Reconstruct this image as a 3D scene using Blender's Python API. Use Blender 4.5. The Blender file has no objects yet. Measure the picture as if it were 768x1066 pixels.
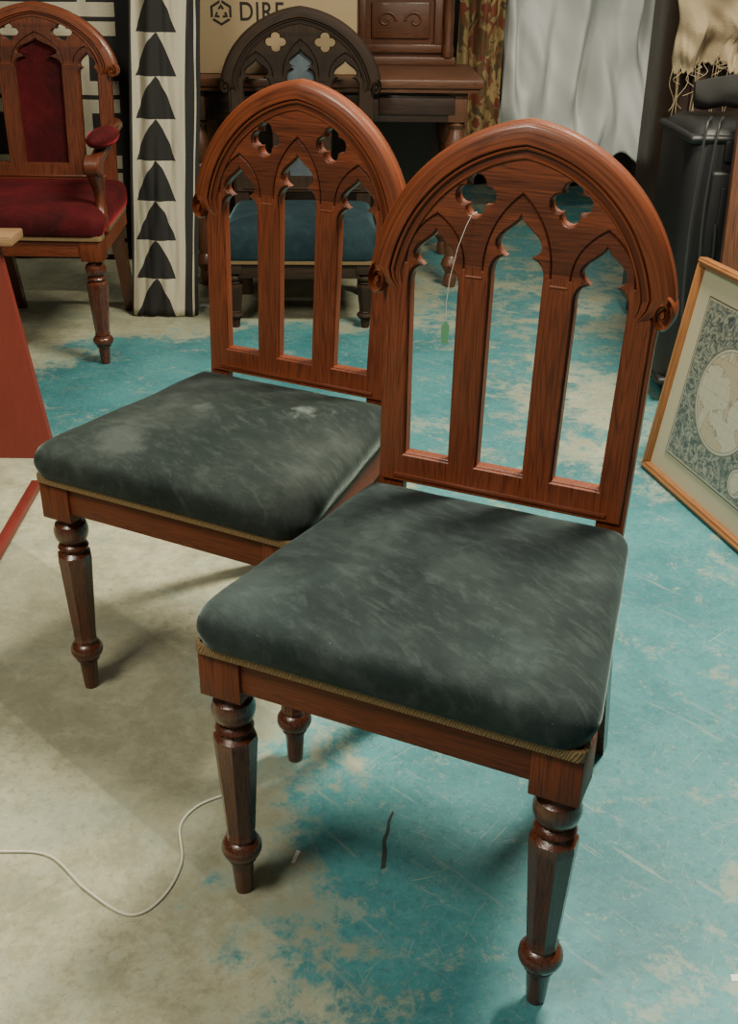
import bpy, math, random, bmesh
from mathutils import Vector, Matrix, noise
random.seed(3)
C=bpy.context.scene.collection
# ------------------------------------------------------------ node helpers
class NT:
    def __init__(s,name):
        s.m=bpy.data.materials.new(name); s.m.use_nodes=True
        s.t=s.m.node_tree; s.b=s.t.nodes['Principled BSDF']
    def n(s,typ,**kw):
        nd=s.t.nodes.new(typ)
        for k,v in kw.items(): setattr(nd,k,v)
        return nd
    def l(s,a,b): s.t.links.new(a,b)
    def val(s,sock,v):
        if hasattr(v,'is_output'): s.l(v,sock)
        else: sock.default_value=v
    def math(s,op,a,b=0.0,c=None,clamp=False):
        nd=s.n('ShaderNodeMath',operation=op,use_clamp=clamp)
        s.val(nd.inputs[0],a); s.val(nd.inputs[1],b)
        if c is not None: s.val(nd.inputs[2],c)
        return nd.outputs[0]
    def mix(s,f,a,b,typ='MIX'):
        nd=s.n('ShaderNodeMix',data_type='RGBA',blend_type=typ)
        s.val(nd.inputs[0],f)
        for i,v in ((6,a),(7,b)):
            if hasattr(v,'is_output'): s.l(v,nd.inputs[i])
            else: nd.inputs[i].default_value=(v[0],v[1],v[2],1)
        return nd.outputs[2]
    def noise(s,vec,scale,detail=4,rough=.55,dist=0):
        nd=s.n('ShaderNodeTexNoise'); s.l(vec,nd.inputs['Vector'])
        nd.inputs['Scale'].default_value=scale; nd.inputs['Detail'].default_value=detail
        nd.inputs['Roughness'].default_value=rough; nd.inputs['Distortion'].default_value=dist
        return nd.outputs[0]
    def mapping(s,vec,scale=(1,1,1),loc=(0,0,0),rot=(0,0,0)):
        r=s.n('ShaderNodeMapping'); s.l(vec,r.inputs[0]); r.inputs['Rotation'].default_value=rot
        nd=s.n('ShaderNodeMapping'); s.l(r.outputs[0],nd.inputs[0])
        nd.inputs['Scale'].default_value=scale; nd.inputs['Location'].default_value=loc
        return nd.outputs[0]
    def smooth(s,v,a,b):
        nd=s.n('ShaderNodeMapRange',interpolation_type='SMOOTHSTEP'); s.l(v,nd.inputs[0])
        nd.inputs[1].default_value=a; nd.inputs[2].default_value=b
        return nd.outputs[0]
    def obj(s): return s.n('ShaderNodeTexCoord').outputs['Object']
    def bump(s,h,strength=.3,dist=.002):
        nd=s.n('ShaderNodeBump'); s.l(h,nd.inputs['Height'])
        nd.inputs['Strength'].default_value=strength; nd.inputs['Distance'].default_value=dist
        s.l(nd.outputs[0],s.b.inputs['Normal'])
    def base(s,c):
        s.val(s.b.inputs['Base Color'],c if hasattr(c,'is_output') else (c[0],c[1],c[2],1))
    def set(s,**kw):
        for k,v in kw.items():
            s.val(s.b.inputs[k.replace('_',' ')],v)

def wood(name,light,dark,rough=.30,zswitch=None,sc=1.0,coat=.2,spec=.5):
    t=NT(name)
    vec=t.n('ShaderNodeAttribute',attribute_name='grain').outputs['Vector']
    if zswitch is not None:
        o=t.obj(); sep=t.n('ShaderNodeSeparateXYZ'); t.l(o,sep.inputs[0])
        cmb=t.n('ShaderNodeCombineXYZ'); t.l(sep.outputs[0],cmb.inputs[0]); t.l(sep.outputs[2],cmb.inputs[1]); t.l(sep.outputs[1],cmb.inputs[2])
        f=t.math('GREATER_THAN',sep.outputs[2],zswitch)
        mx=t.n('ShaderNodeMix',data_type='VECTOR'); t.l(f,mx.inputs[0]); t.l(vec,mx.inputs[4]); t.l(cmb.outputs[0],mx.inputs[5]); vec=mx.outputs[1]
    a=t.noise(t.mapping(vec,(1.3*sc,22*sc,22*sc)),1.0,2,.4,.2)
    ring=t.math('ABSOLUTE',t.math('SUBTRACT',t.math('FRACT',t.math('MULTIPLY',a,32.0)),.5))
    b=t.noise(t.mapping(vec,(14*sc,520*sc,520*sc)),1.0,3,.6)
    c=t.noise(t.mapping(vec,(5,9,9)),1.0,3)
    f=t.math('ADD',t.math('MULTIPLY',t.smooth(ring,.02,.28),.38),t.math('MULTIPLY',t.smooth(b,.36,.60),.62))
    col=t.mix(f,dark,light)
    col=t.mix(t.math('MULTIPLY',t.smooth(c,.42,.72),.40),col,[x*.5 for x in light],'MIX')
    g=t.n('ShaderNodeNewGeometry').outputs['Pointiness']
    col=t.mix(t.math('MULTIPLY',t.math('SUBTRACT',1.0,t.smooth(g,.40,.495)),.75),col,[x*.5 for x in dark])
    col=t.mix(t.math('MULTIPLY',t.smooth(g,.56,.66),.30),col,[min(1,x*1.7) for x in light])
    t.base(col)
    t.set(Roughness=t.math('ADD',rough,t.math('MULTIPLY',b,.16)),Coat_Weight=coat,Coat_Roughness=.14,Specular_IOR_Level=spec)
    t.bump(f,.2,.0007)
    return t.m
def simple(name,col,rough=.6,var=.25,scale=20,metal=0,bump=.15,bscale=80):
    t=NT(name); o=t.obj()
    nz=t.noise(o,scale,5)
    t.base(t.mix(nz,[c*(1-var) for c in col],[min(1,c*(1+var)) for c in col]))
    t.set(Roughness=rough,Metallic=metal)
    t.bump(t.noise(o,bscale,3),bump,.002)
    return t.m
def velvet(name,dark,mid,light,seed=0,spots=()):
    t=NT(name); raw=t.obj(); o=t.mapping(raw,loc=(seed*3.1,seed*1.7,0))
    a=t.noise(o,4.5,5,.55,.2); b=t.noise(o,17,8,.65,.1); c=t.noise(o,900,2); h=t.noise(t.mapping(o,(26,70,30),rot=(0,0,.4)),1,7,.72,.4)
    col=t.mix(t.smooth(a,.34,.66),dark,mid)
    k=t.math('MULTIPLY',t.smooth(b,.40,.72),t.smooth(a,.38,.70))
    col=t.mix(t.math('MULTIPLY',k,.45),col,light)
    col=t.mix(t.math('MULTIPLY',t.smooth(h,.46,.68),.26),col,light)
    sp=None
    for (x,y,r,kk) in spots:
        d=t.n('ShaderNodeVectorMath',operation='DISTANCE'); t.l(raw,d.inputs[0]); d.inputs[1].default_value=(x,y,.47)
        q=t.math('ADD',d.outputs['Value'],t.math('MULTIPLY',t.math('SUBTRACT',b,.5),r*5))
        s=t.math('MULTIPLY',t.math('SUBTRACT',1.0,t.smooth(q,r*.1,r*1.5)),kk)
        sp=s if sp is None else t.math('MAXIMUM',sp,s)
    if sp is not None: col=t.mix(sp,col,[min(1,x*1.8+.02) for x in light])
    lint=t.smooth(t.noise(o,230,2),.74,.78)
    col=t.mix(t.math('MULTIPLY',lint,.35),col,[x*2.5 for x in light])
    t.base(col); t.set(Roughness=.85,Sheen_Weight=.8,Sheen_Roughness=.28,Specular_IOR_Level=.2)
    t.b.inputs['Sheen Tint'].default_value=(min(1,light[0]*5),min(1,light[1]*5),min(1,light[2]*5),1)
    t.bump(t.math('ADD',t.math('ADD',t.math('MULTIPLY',b,.9),t.math('MULTIPLY',c,.15)),t.math('MULTIPLY',h,.3)),.5,.004)
    return t.m

RL,RD=(.195,.046,.016),(.068,.016,.007)
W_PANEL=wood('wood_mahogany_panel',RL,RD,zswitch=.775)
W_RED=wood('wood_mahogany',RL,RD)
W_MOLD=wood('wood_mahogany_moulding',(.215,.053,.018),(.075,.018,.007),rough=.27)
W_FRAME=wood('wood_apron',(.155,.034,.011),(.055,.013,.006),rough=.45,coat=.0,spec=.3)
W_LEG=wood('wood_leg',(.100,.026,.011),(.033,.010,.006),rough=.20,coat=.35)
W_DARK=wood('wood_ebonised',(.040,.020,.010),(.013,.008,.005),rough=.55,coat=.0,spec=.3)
W_DESK=wood('wood_desk',(.15,.055,.024),(.055,.021,.011),rough=.4)
W_DESKD=wood('wood_desk_dark',(.045,.018,.010),(.016,.008,.006),rough=.4)
W_OAK=wood('wood_frame_gold',(.34,.14,.045),(.20,.07,.022),rough=.4)
W_REDP=wood('red_paint_wood',(.16,.018,.010),(.12,.013,.008),rough=.5)
W_PLANK=wood('plank_wood',(.30,.17,.08),(.16,.08,.04),rough=.55)
V_TEAL=velvet('velvet_teal',(.007,.013,.014),(.017,.027,.027),(.070,.092,.089),0,[(-.20,.05,.05,.14),(.02,.17,.05,.10)])
V_TEAL2=velvet('velvet_teal_worn',(.008,.014,.013),(.018,.025,.023),(.068,.083,.077),2,[(.10,.27,.025,.75),(-.05,.20,.022,.35),(-.10,.05,.04,.22)])
V_RED=velvet('velvet_red',(.024,.002,.003),(.065,.003,.005),(.13,.010,.014),1)
V_BLUE=velvet('velvet_blue',(.008,.020,.028),(.015,.036,.045),(.035,.065,.075),3)
V_GREY=velvet('fabric_grey_blue',(.07,.09,.11),(.12,.15,.17),(.18,.21,.23),4)
def braidmat():
    t=NT('gold_braid'); u=t.n('ShaderNodeAttribute',attribute_name='grain').outputs['Vector']
    w=t.n('ShaderNodeTexWave'); t.l(t.mapping(u,(1,.9,.9),rot=(0,0,.6)),w.inputs[0]); w.inputs['Scale'].default_value=120; w.inputs['Distortion'].default_value=7; w.inputs['Detail'].default_value=3
    t.base(t.mix(w.outputs[1],(.12,.075,.032),(.25,.16,.070))); t.set(Roughness=.8); t.bump(w.outputs[1],.5,.0015); return t.m
BRAID=braidmat()
BRASS=simple('brass_nail',(.35,.24,.10),.35,metal=1)

# ------------------------------------------------------------ mesh builder
class MB:
    def __init__(s): s.v=[];s.f=[];s.g=[];s.mi=[];s.cur=0
    def add(s,vs,fs,g):
        o=len(s.v); s.v+= [tuple(v) for v in vs]; s.g+=[tuple(x) for x in g]
        s.f+=[tuple(i+o for i in f) for f in fs]; s.mi+=[s.cur]*len(fs)
    def gax(s,vs,ax):
        if ax=='x': return [(v[0],v[1],v[2]) for v in vs]
        if ax=='y': return [(v[1],v[0],v[2]) for v in vs]
        return [(v[2],v[0],v[1]) for v in vs]
    def box(s,x0,x1,y0,y1,z0,z1,ax='x',c=0.0,M=None):
        if c<=0:
            vs=[(x,y,z) for x in(x0,x1) for y in(y0,y1) for z in(z0,z1)]
            fs=[(0,1,3,2),(4,6,7,5),(0,4,5,1),(2,3,7,6),(0,2,6,4),(1,5,7,3)]
        else:
            bm=bmesh.new(); bmesh.ops.create_cube(bm,size=1)
            for v in bm.verts:
                v.co=Vector(((x0+x1)/2+v.co.x*(x1-x0),(y0+y1)/2+v.co.y*(y1-y0),(z0+z1)/2+v.co.z*(z1-z0)))
            bmesh.ops.bevel(bm,geom=bm.edges[:],offset=c,segments=2,affect='EDGES',profile=.5)
            bm.verts.index_update()
            vs=[tuple(v.co) for v in bm.verts]; fs=[tuple(v.index for v in f.verts) for f in bm.faces]; bm.free()
        g=s.gax(vs,ax)
        if M is not None: vs=[tuple(M@Vector(v)) for v in vs]
        s.add(vs,fs,g)
    def lathe(s,prof,cx=0,cy=0,n=28,rot=0,M=None,cap=True):
        vs=[];fs=[]
        for r,z in prof:
            for i in range(n):
                a=2*math.pi*i/n+rot; vs.append((cx+r*math.cos(a),cy+r*math.sin(a),z))
        for j in range(len(prof)-1):
            for i in range(n):
                k=(i+1)%n; fs.append((j*n+i,j*n+k,(j+1)*n+k,(j+1)*n+i))
        if cap:
            fs.append(tuple(range(n-1,-1,-1))); fs.append(tuple((len(prof)-1)*n+i for i in range(n)))
        g=s.gax(vs,'z')
        if M is not None: vs=[tuple(M@Vector(v)) for v in vs]
        s.add(vs,fs,g)
    def tube(s,pts,r,n=10,closed=False,rf=None):
        P=[Vector(p) for p in pts]; vs=[];g=[];fs=[];L=0
        N=len(P); up=None
        for i in range(N):
            a=P[i-1] if (i>0 or closed) else P[i]; b=P[(i+1)%N] if (i<N-1 or closed) else P[i]
            t=(b-a).normalized()
            if up is None:
                up=Vector((0,0,1)) if abs(t.z)<.9 else Vector((1,0,0))
            u=(up-t*up.dot(t)).normalized(); w=t.cross(u); up=u
            rr=r if rf is None else r*rf(i/(N-1))
            if i>0: L+=(P[i]-P[i-1]).length
            for k in range(n):
                an=2*math.pi*k/n; vs.append(P[i]+u*math.cos(an)*rr+w*math.sin(an)*rr); g.append((L,rr*math.cos(an),rr*math.sin(an)))
        M=N if closed else N-1
        for i in range(M):
            j=(i+1)%N
            for k in range(n):
                q=(k+1)%n; fs.append((i*n+k,i*n+q,j*n+q,j*n+k))
        if not closed: fs+= [tuple(range(n-1,-1,-1)),tuple((N-1)*n+k for k in range(n))]
        s.add(vs,fs,g)
    def xf(s,fn,start=0):
        for i in range(start,len(s.v)): s.v[i]=tuple(fn(*s.v[i]))
    def obj(s,name,mats,parent=None,angle=35,loc=(0,0,0),label=None,smooth=True):
        me=bpy.data.meshes.new(name); me.from_pydata(s.v,[],s.f); me.update()
        at=me.attributes.new('grain','FLOAT_VECTOR','POINT')
        at.data.foreach_set('vector',[c for g in s.g for c in g])
        for m in (mats if isinstance(mats,(list,tuple)) else [mats]): me.materials.append(m)
        me.polygons.foreach_set('material_index',s.mi)
        bm=bmesh.new(); bm.from_mesh(me); bmesh.ops.recalc_face_normals(bm,faces=bm.faces[:]); bm.to_mesh(me); bm.free()
        if smooth:
            me.polygons.foreach_set('use_smooth',[True]*len(me.polygons)); me.set_sharp_from_angle(angle=math.radians(angle))
        o=bpy.data.objects.new(name,me); o.location=loc; C.objects.link(o)
        if parent: o.parent=parent
        if label: o['label']=label
        return o
def thing(o,label,cat,group=None):
    o['label']=label; o['category']=cat
    if group: o['group']=group
    return o
def empty(name,loc,rz=0):
    o=bpy.data.objects.new(name,None); o.location=loc; o.rotation_euler=(0,0,rz); o.empty_display_size=.1; C.objects.link(o); return o

def slab(mb,loops,y0,y1,bev):
    """2-D outline with holes in (x,z), extruded from y0 (front) to y1."""
    cu=bpy.data.curves.new('tmp','CURVE'); cu.dimensions='2D'; cu.fill_mode='BOTH'
    for lp in loops:
        sp=cu.splines.new('POLY'); sp.points.add(len(lp)-1); sp.use_cyclic_u=True
        for i,(x,z) in enumerate(lp): sp.points[i].co=(x,z,0,1)
    t=(y1-y0)/2; cu.extrude=t-bev; cu.bevel_depth=bev; cu.bevel_resolution=0; cu.offset=-bev
    o=bpy.data.objects.new('tmp',cu); C.objects.link(o)
    dg=bpy.context.evaluated_depsgraph_get(); dg.update()
    me=bpy.data.meshes.new_from_object(o.evaluated_get(dg))
    vs=[(v.co.x,(y0+y1)/2-v.co.z,v.co.y) for v in me.vertices]
    fs=[tuple(p.vertices) for p in me.polygons]
    mb.add(vs,fs,mb.gax(vs,'z'))
    bpy.data.objects.remove(o); bpy.data.curves.remove(cu); bpy.data.meshes.remove(me)

# ------------------------------------------------------------ gothic back
ZS=.728; RISE=.226
AE=(RISE*RISE-.04)/.4; AR=.2+AE
def arcpt(n,t,side=1):
    r=AR+n; th=t*math.acos(AE/r)
    return side*(-AE+r*math.cos(th)),ZS+r*math.sin(th)
def spl(x,z): return x*(1+.2*(min(z,.75)-.518))
def bez(p0,p1,p2,n):
    return [((1-t)**2*p0[0]+2*t*(1-t)*p1[0]+t*t*p2[0],(1-t)**2*p0[1]+2*t*(1-t)*p1[1]+t*t*p2[1]) for t in [i/n for i in range(n+1)]]
def head(cx,w,z0,h):
    R=[(w,z0)]+bez((w,z0+h*.06),(w*1.10,z0+h*.40),(w*.50,z0+h*.44),9)
    R+=bez((w*.58,z0+h*.455),(w*1.22,z0+h*.60),(w*.36,z0+h*.84),11)[0:]
    R+=bez((w*.26,z0+h*.875),(w*.06,z0+h*.93),(0,z0+h),4)
    L=[(-x,z) for x,z in R[:-1]][::-1]
    return [(cx+x,z) for x,z in R+L]
def lancet(cx0,w,zb,ztop,h=.082):
    z0=ztop-h
    pts=head(spl(cx0,z0),w*1.03,z0,h)
    return [(spl(cx0,zb)+w*.985,zb)]+pts+[(spl(cx0,zb)-w*.985,zb)]
def quatre(cx,cz,d=0):
    pts=[]; off=.0140; r=.0112+d
    th=45+math.degrees(math.asin(min(.999,off/r/math.sqrt(2)))) 
    for k in range(4):
        a0=k*math.pi/2
        ox,oz=off*math.cos(a0),off*math.sin(a0)
        for i in range(11):
            a=a0+math.radians(-th+1.5+i*(2*th-3)/10); pts.append((cx+ox+r*math.cos(a),cz+oz+r*math.sin(a)))
    return pts
def groove(cx,half,z0,rise,w=.0007):
    def side(hw,tip,sg): return bez((cx+sg*hw,z0),(cx+sg*hw*1.02,z0+rise*.62),(cx,z0+tip),14)
    out=side(half+w,rise+2.2*w,-1)+side(half+w,rise+2.2*w,1)[::-1][1:]
    inn=side(half-w,rise-2.2*w,1)+side(half-w,rise-2.2*w,-1)[::-1][1:]
    return out+inn
STD=dict(cw=.0322,sc=.1047,sw=.0314,mc=.0525,mw=.0180,ctop=.842,stop=.815,ch=.088,qx=.060,g0=(.0440,.772,.097),g1=(.1085,.0395,.772,.064))
WIDE=dict(cw=.055,sc=.118,sw=.0215,mc=.0755,mw=.0175,ctop=.842,stop=.800,ch=.10,qx=.066,g0=(.064,.765,.098),g1=(.119,.029,.770,.050))
ZT=.768
RB=.468

def backrest(parent,mats,tf,cfg=STD,name='backrest'):
    mb=MB()
    xo,xi,zb=.172,.1370,.512
    arch=[p for p in [arcpt(-.006,i/24) for i in range(25)] if p[1]>ZT-.012]
    right=[(xo,.38),(spl(xo,.70),.70),(spl(xo,.72)+.001,.725),(.186,.745)]+arch
    left=[(-x,z) for x,z in right[:-1]][::-1]
    base=right+left+[(-xi,.38),(-xi,RB),(xi,RB),(xi,.38)]
    def holes(d,qd):
        return [lancet(0,cfg['cw']+d,zb-d,cfg['ctop']+d*1.3,cfg['ch']),lancet(-cfg['sc'],cfg['sw']+d,zb-d,cfg['stop']+d*1.3),lancet(cfg['sc'],cfg['sw']+d,zb-d,cfg['stop']+d*1.3),quatre(-cfg['qx'],.862,qd),quatre(cfg['qx'],.862,qd)]
    mb.cur=0
    slab(mb,[base]+holes(0,0),0,.016,.0012)
    archf=[arcpt(-.036,i/24) for i in range(25)]
    f_r=[(spl(.170,.50),.50),(spl(.166,.735),.735)]+[p for p in archf if p[1]>.768]
    f_l=[(-x,z) for x,z in f_r[:-1]][::-1]
    g0=cfg['g0'];g1=cfg['g1']
    gr=[groove(0,*g0),groove(-g1[0],*g1[1:]),groove(g1[0],*g1[1:])]
    front=[(.168,RB+.002)]+f_r+f_l+[(-.168,RB+.002)]
    slab(mb,[front]+holes(.0022,.0014)+gr,-.0045,.001,.0011)
    mb.box(-.150,.150,-.0068,.0,RB+.008,RB+.014,'x',.0014)
    mb.cur=1
    mc=cfg['mc']; mw=cfg['mw']
    for cx in(-mc,mc):
        c=spl(cx,.765); hw=mw*.66
        vs=[]
        for z,e in((.7615,.0),(.7628,.0010),(.7640,.0010),(.7650,0)):
            hh=hw+e
            for dx,dy in((-hh,.001),(-hh*.86,-.0018-e),(hh*.86,-.0018-e),(hh,.001)): vs.append((c+dx,dy-.003,z))
        fs=[(i*4+j,i*4+(j+1)%4,(i+1)*4+(j+1)%4,(i+1)*4+j) for i in range(3) for j in range(4)]+[(0,3,2,1),(12,13,14,15)]
        mb.add(vs,fs,mb.gax(vs,'x'))
    mb.cur=2
    prof=[(-.044,.002),(-.0438,-.0056),(-.0425,-.0072),(-.0408,-.0072),(-.0396,-.0056),(-.0392,-.0046),(-.0340,-.0046),(-.0334,-.0072),(-.0320,-.0084),(-.0304,-.0084),(-.0294,-.0072),(-.0290,-.0054),(-.0280,-.0054),(-.0275,-.0096),(-.0264,-.0108),(-.0075,-.0108),(-.0055,-.0098),(-.0008,-.0058),(.0003,-.0046),(.0004,.002),(.0004,.0105),(-.0008,.0135),(-.0040,.0168),(-.044,.0172)]
    NS=26
    t0=math.asin((ZT-ZS)/AR)/math.acos(AE/AR)
    path=[(1,t0+(1-t0)*i/NS) for i in range(NS+1)]+[(-1,t0+(1-t0)*(1-i/NS)) for i in range(1,NS+1)]
    vs=[];g=[];np_=len(prof)
    for k,(sd,t) in enumerate(path):
        for n,y in prof:
            x,z=arcpt(n,t,sd); vs.append((x,y,z)); g.append((k*.0055*1.0,n*1.0,y))
    fs=[]
    for k in range(len(path)-1):
        for j in range(np_):
            q=(j+1)%np_; fs.append((k*np_+j,k*np_+q,(k+1)*np_+q,(k+1)*np_+j))
    fs+=[tuple(range(np_)),tuple((len(path)-1)*np_+j for j in range(np_))]
    mb.add(vs,fs,g)
    for sd in(-1,1):
        vs=[];g=[]
        for zz,k in((0,0),(.012,.15),(.024,.55),(.034,1.0)):
            for n,y in prof:
                x,z=arcpt(n,t0,1); x-=k*(.022+ (n+.022)*.6); vs.append((sd*x,y*(1-k*.7) if y<0 else y,z-zz)); g.append((z-zz,n,y))
        fs=[]
        for k in range(3):
            for j in range(np_):
                q=(j+1)%np_; fs.append((k*np_+j,k*np_+q,(k+1)*np_+q,(k+1)*np_+j))
        fs.append(tuple(3*np_+j for j in range(np_)))
        mb.add(vs,fs,g)
    mb.xf(tf)
    b=mb.obj(name,mats,parent,angle=28)
    for sd in(-1,1):
        sm=MB()
        cx,cz=.1850,.748; EZ=1.6
        N=60; W=.0023
        vs=[];fs=[];g=[]
        for i in range(N+1):
            t=i/N; a=math.radians(75-600*t); r=.0118*(1-t)**.9+.0016
            wv=W*(1-.35*t)
            for rr,y in((r+wv,.014),(r+wv*.9,-.009),(r,-.0135),(r-wv*.9,-.009),(r-wv,.014)):
                vs.append((sd*(cx+rr*math.cos(a)),y,cz+EZ*rr*math.sin(a))); g.append((t*.2,rr,y))
        for i in range(N):
            for j in range(5):
                q=(j+1)%5; fs.append((i*5+j,i*5+q,(i+1)*5+q,(i+1)*5+j))
        fs+=[tuple(range(5)),tuple(N*5+j for j in range(5))]
        sm.add(vs,fs,g)
        def disc(r,y0,y1,n=28,ox=0,oz=0,ez=EZ):
            v=[(sd*(cx+ox+r*math.cos(2*math.pi*i/n)),y,cz+oz+ez*r*math.sin(2*math.pi*i/n)) for y in(y0,y1) for i in range(n)]
            f=[(i,(i+1)%n,n+(i+1)%n,n+i) for i in range(n)]+[tuple(range(n)),tuple(range(n,2*n))]
            sm.add(v,f,sm.gax(v,'z'))
        disc(.0118,-.005,.016); disc(.0025,-.0135,.0)
        sm.xf(tf)
        sm.obj('scroll',mats[2],b,angle=50)
    return b

# ------------------------------------------------------------ cushion
def outline(hf,hb,y0,y1,inset,rad,k=6,m=7,radb=None):
    P=[(-hf,y0),(hf,y0),(hb,y1),(-hb,y1)]
    n=4; out=[]
    def nrm(i):
        a=P[i];b=P[(i+1)%n]; dx,dy=b[0]-a[0],b[1]-a[1]; l=math.hypot(dx,dy); return (dy/l,-dx/l)
    arcs=[]
    for i in range(n):
        rr=rad if (i<2 or radb is None) else radb
        r=max(rr-inset,.004)
        n0=nrm((i-1)%n); n1=nrm(i); d=inset+r
        det=n0[0]*n1[1]-n0[1]*n1[0]
        c0=n0[0]*P[i][0]+n0[1]*P[i][1]-d; c1=n1[0]*P[i][0]+n1[1]*P[i][1]-d
        cx=(c0*n1[1]-c1*n0[1])/det; cy=(n0[0]*c1-n1[0]*c0)/det
        a0=math.atan2(n0[1],n0[0]); a1=math.atan2(n1[1],n1[0])
        while a1<a0: a1+=2*math.pi
        arcs.append([(cx+r*math.cos(a0+(a1-a0)*j/k),cy+r*math.sin(a0+(a1-a0)*j/k)) for j in range(k+1)])
    for i in range(n):
        out+=arcs[i]; a=arcs[i][-1]; b=arcs[(i+1)%n][0]
        for j in range(1,m): out.append((a[0]+(b[0]-a[0])*j/m,a[1]+(b[1]-a[1])*j/m))
    return out
def cushion(parent,mat,hf,hb,y0,y1,z0,th,seed=0,name='seat'):
    mb=MB()
    prof=[(.012,0),(.002,.001),(-.003,.009),(-.0068,.021),(-.007,.032),(-.004,.043),(.003,.0515),(.013,.0575),(.028,.0620),(.05,.0655)]
    rings=[]
    for ins,z in prof: rings.append([(x,y,z0+z*th/.066) for x,y in outline(hf,hb,y0,y1,ins,.034,6,12,.022)])
    last=rings[-1]; cy=(y0+y1)/2
    for s in(.90,.80,.70,.60,.50,.40,.30,.20,.1,.03):
        dz=.013*(1-s**2)
        rings.append([(x*s,cy+(y-cy)*s,z+dz) for x,y,z in last])
    n=len(last); vs=[v for r in rings for v in r]
    out=[]
    for x,y,z in vs:
        dx=dz=0
        if z>z0+.004: dx=noise.noise(Vector((x*14,y*14,z*30+seed)))*.0018
        if z>z0+.03:
            dz=noise.noise(Vector((x*11+seed,y*11,3)))*.0034
            an=math.atan2(y-cy+.03,x+.02); rr=math.hypot(x+.02,y-cy+.03)
            dz+=.0020*noise.noise(Vector((math.cos(an)*5.5,math.sin(an)*5.5,seed+1)))*min(1,rr*14)
        ex=abs(x)/(hf*.98); ey=(cy-y)/((y1-y0)/2)
        if z>z0+.03:
            if ey>0: dz-=.006*max(0,min(1,ex*ey-.35)*1.3)
            else: dz+=.009*min(1,-ey)
        out.append((x+dx,y,z+dz))
    fs=[(j*n+i,j*n+(i+1)%n,(j+1)*n+(i+1)%n,(j+1)*n+i) for j in range(len(rings)-1) for i in range(n)]
    fs+=[tuple((len(rings)-1)*n+i for i in range(n)),tuple(range(n-1,-1,-1))]
    mb.add(out,fs,mb.gax(out,'x'))
    o=mb.obj(name,mat,parent,angle=80)
    md=o.modifiers.new('sub','SUBSURF'); md.levels=1; md.render_levels=2
    return o
def braid(parent,hf,hb,y0,y1,z0,z1):
    mb=MB(); r=[]
    for ins,z in((.004,z0),(-.001,z0+.0008),(-.0016,(z0+z1)/2),(-.001,z1-.0008),(.004,z1)):
        r.append([(x,y,z) for x,y in outline(hf,hb,y0,y1,ins,.010)])
    n=len(r[0]); vs=[v for q in r for v in q]; L=[0]
    for i in range(1,n): L.append(L[-1]+math.dist(r[0][i],r[0][i-1]))
    g=[(L[i],j*.003,0) for j in range(5) for i in range(n)]
    fs=[(j*n+i,j*n+(i+1)%n,(j+1)*n+(i+1)%n,(j+1)*n+i) for j in range(4) for i in range(n)]
    mb.add(vs,fs,g); return mb.obj('seat_trim',BRAID,parent,angle=60,label='gold braid trim')

def frontleg(hs,k=1.0):
    mb=MB(); zb=.333/.4*hs; s=zb/.333
    mb.box(-.028*k,.028*k,-.028*k,.028*k,zb,hs-.004,'z',.0015)
    mb.cur=1
    P=[(.019,.334),(.0195,.330),(.017,.326),(.0185,.322),(.0245,.317),(.0272,.308),(.0272,.300),(.0245,.291),(.0195,.286),(.0185,.283),(.0225,.280),(.0245,.276),(.0225,.272),(.0195,.269),(.020,.264)]
    mb.lathe([(r*k,z*s) for r,z in P],n=30)
    O=[(.0200,.268),(.0262,.262),(.0270,.254),(.0262,.246),(.0185,.112),(.0175,.104),(.0195,.097),(.0175,.094)]
    mb.lathe([(r*k*1.05,z*s) for r,z in O],n=8,rot=math.pi/8)
    F=[(.0165,.098),(.0175,.092),(.0225,.089),(.0262,.082),(.0268,.075),(.0245,.068),(.020,.064),(.0185,.061),(.0195,.058),(.0155,.054),(.0145,.045),(.0125,.012),(.0115,0)]
    mb.lathe([(r*k,z*s) for r,z in F],n=30)
    return mb

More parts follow.
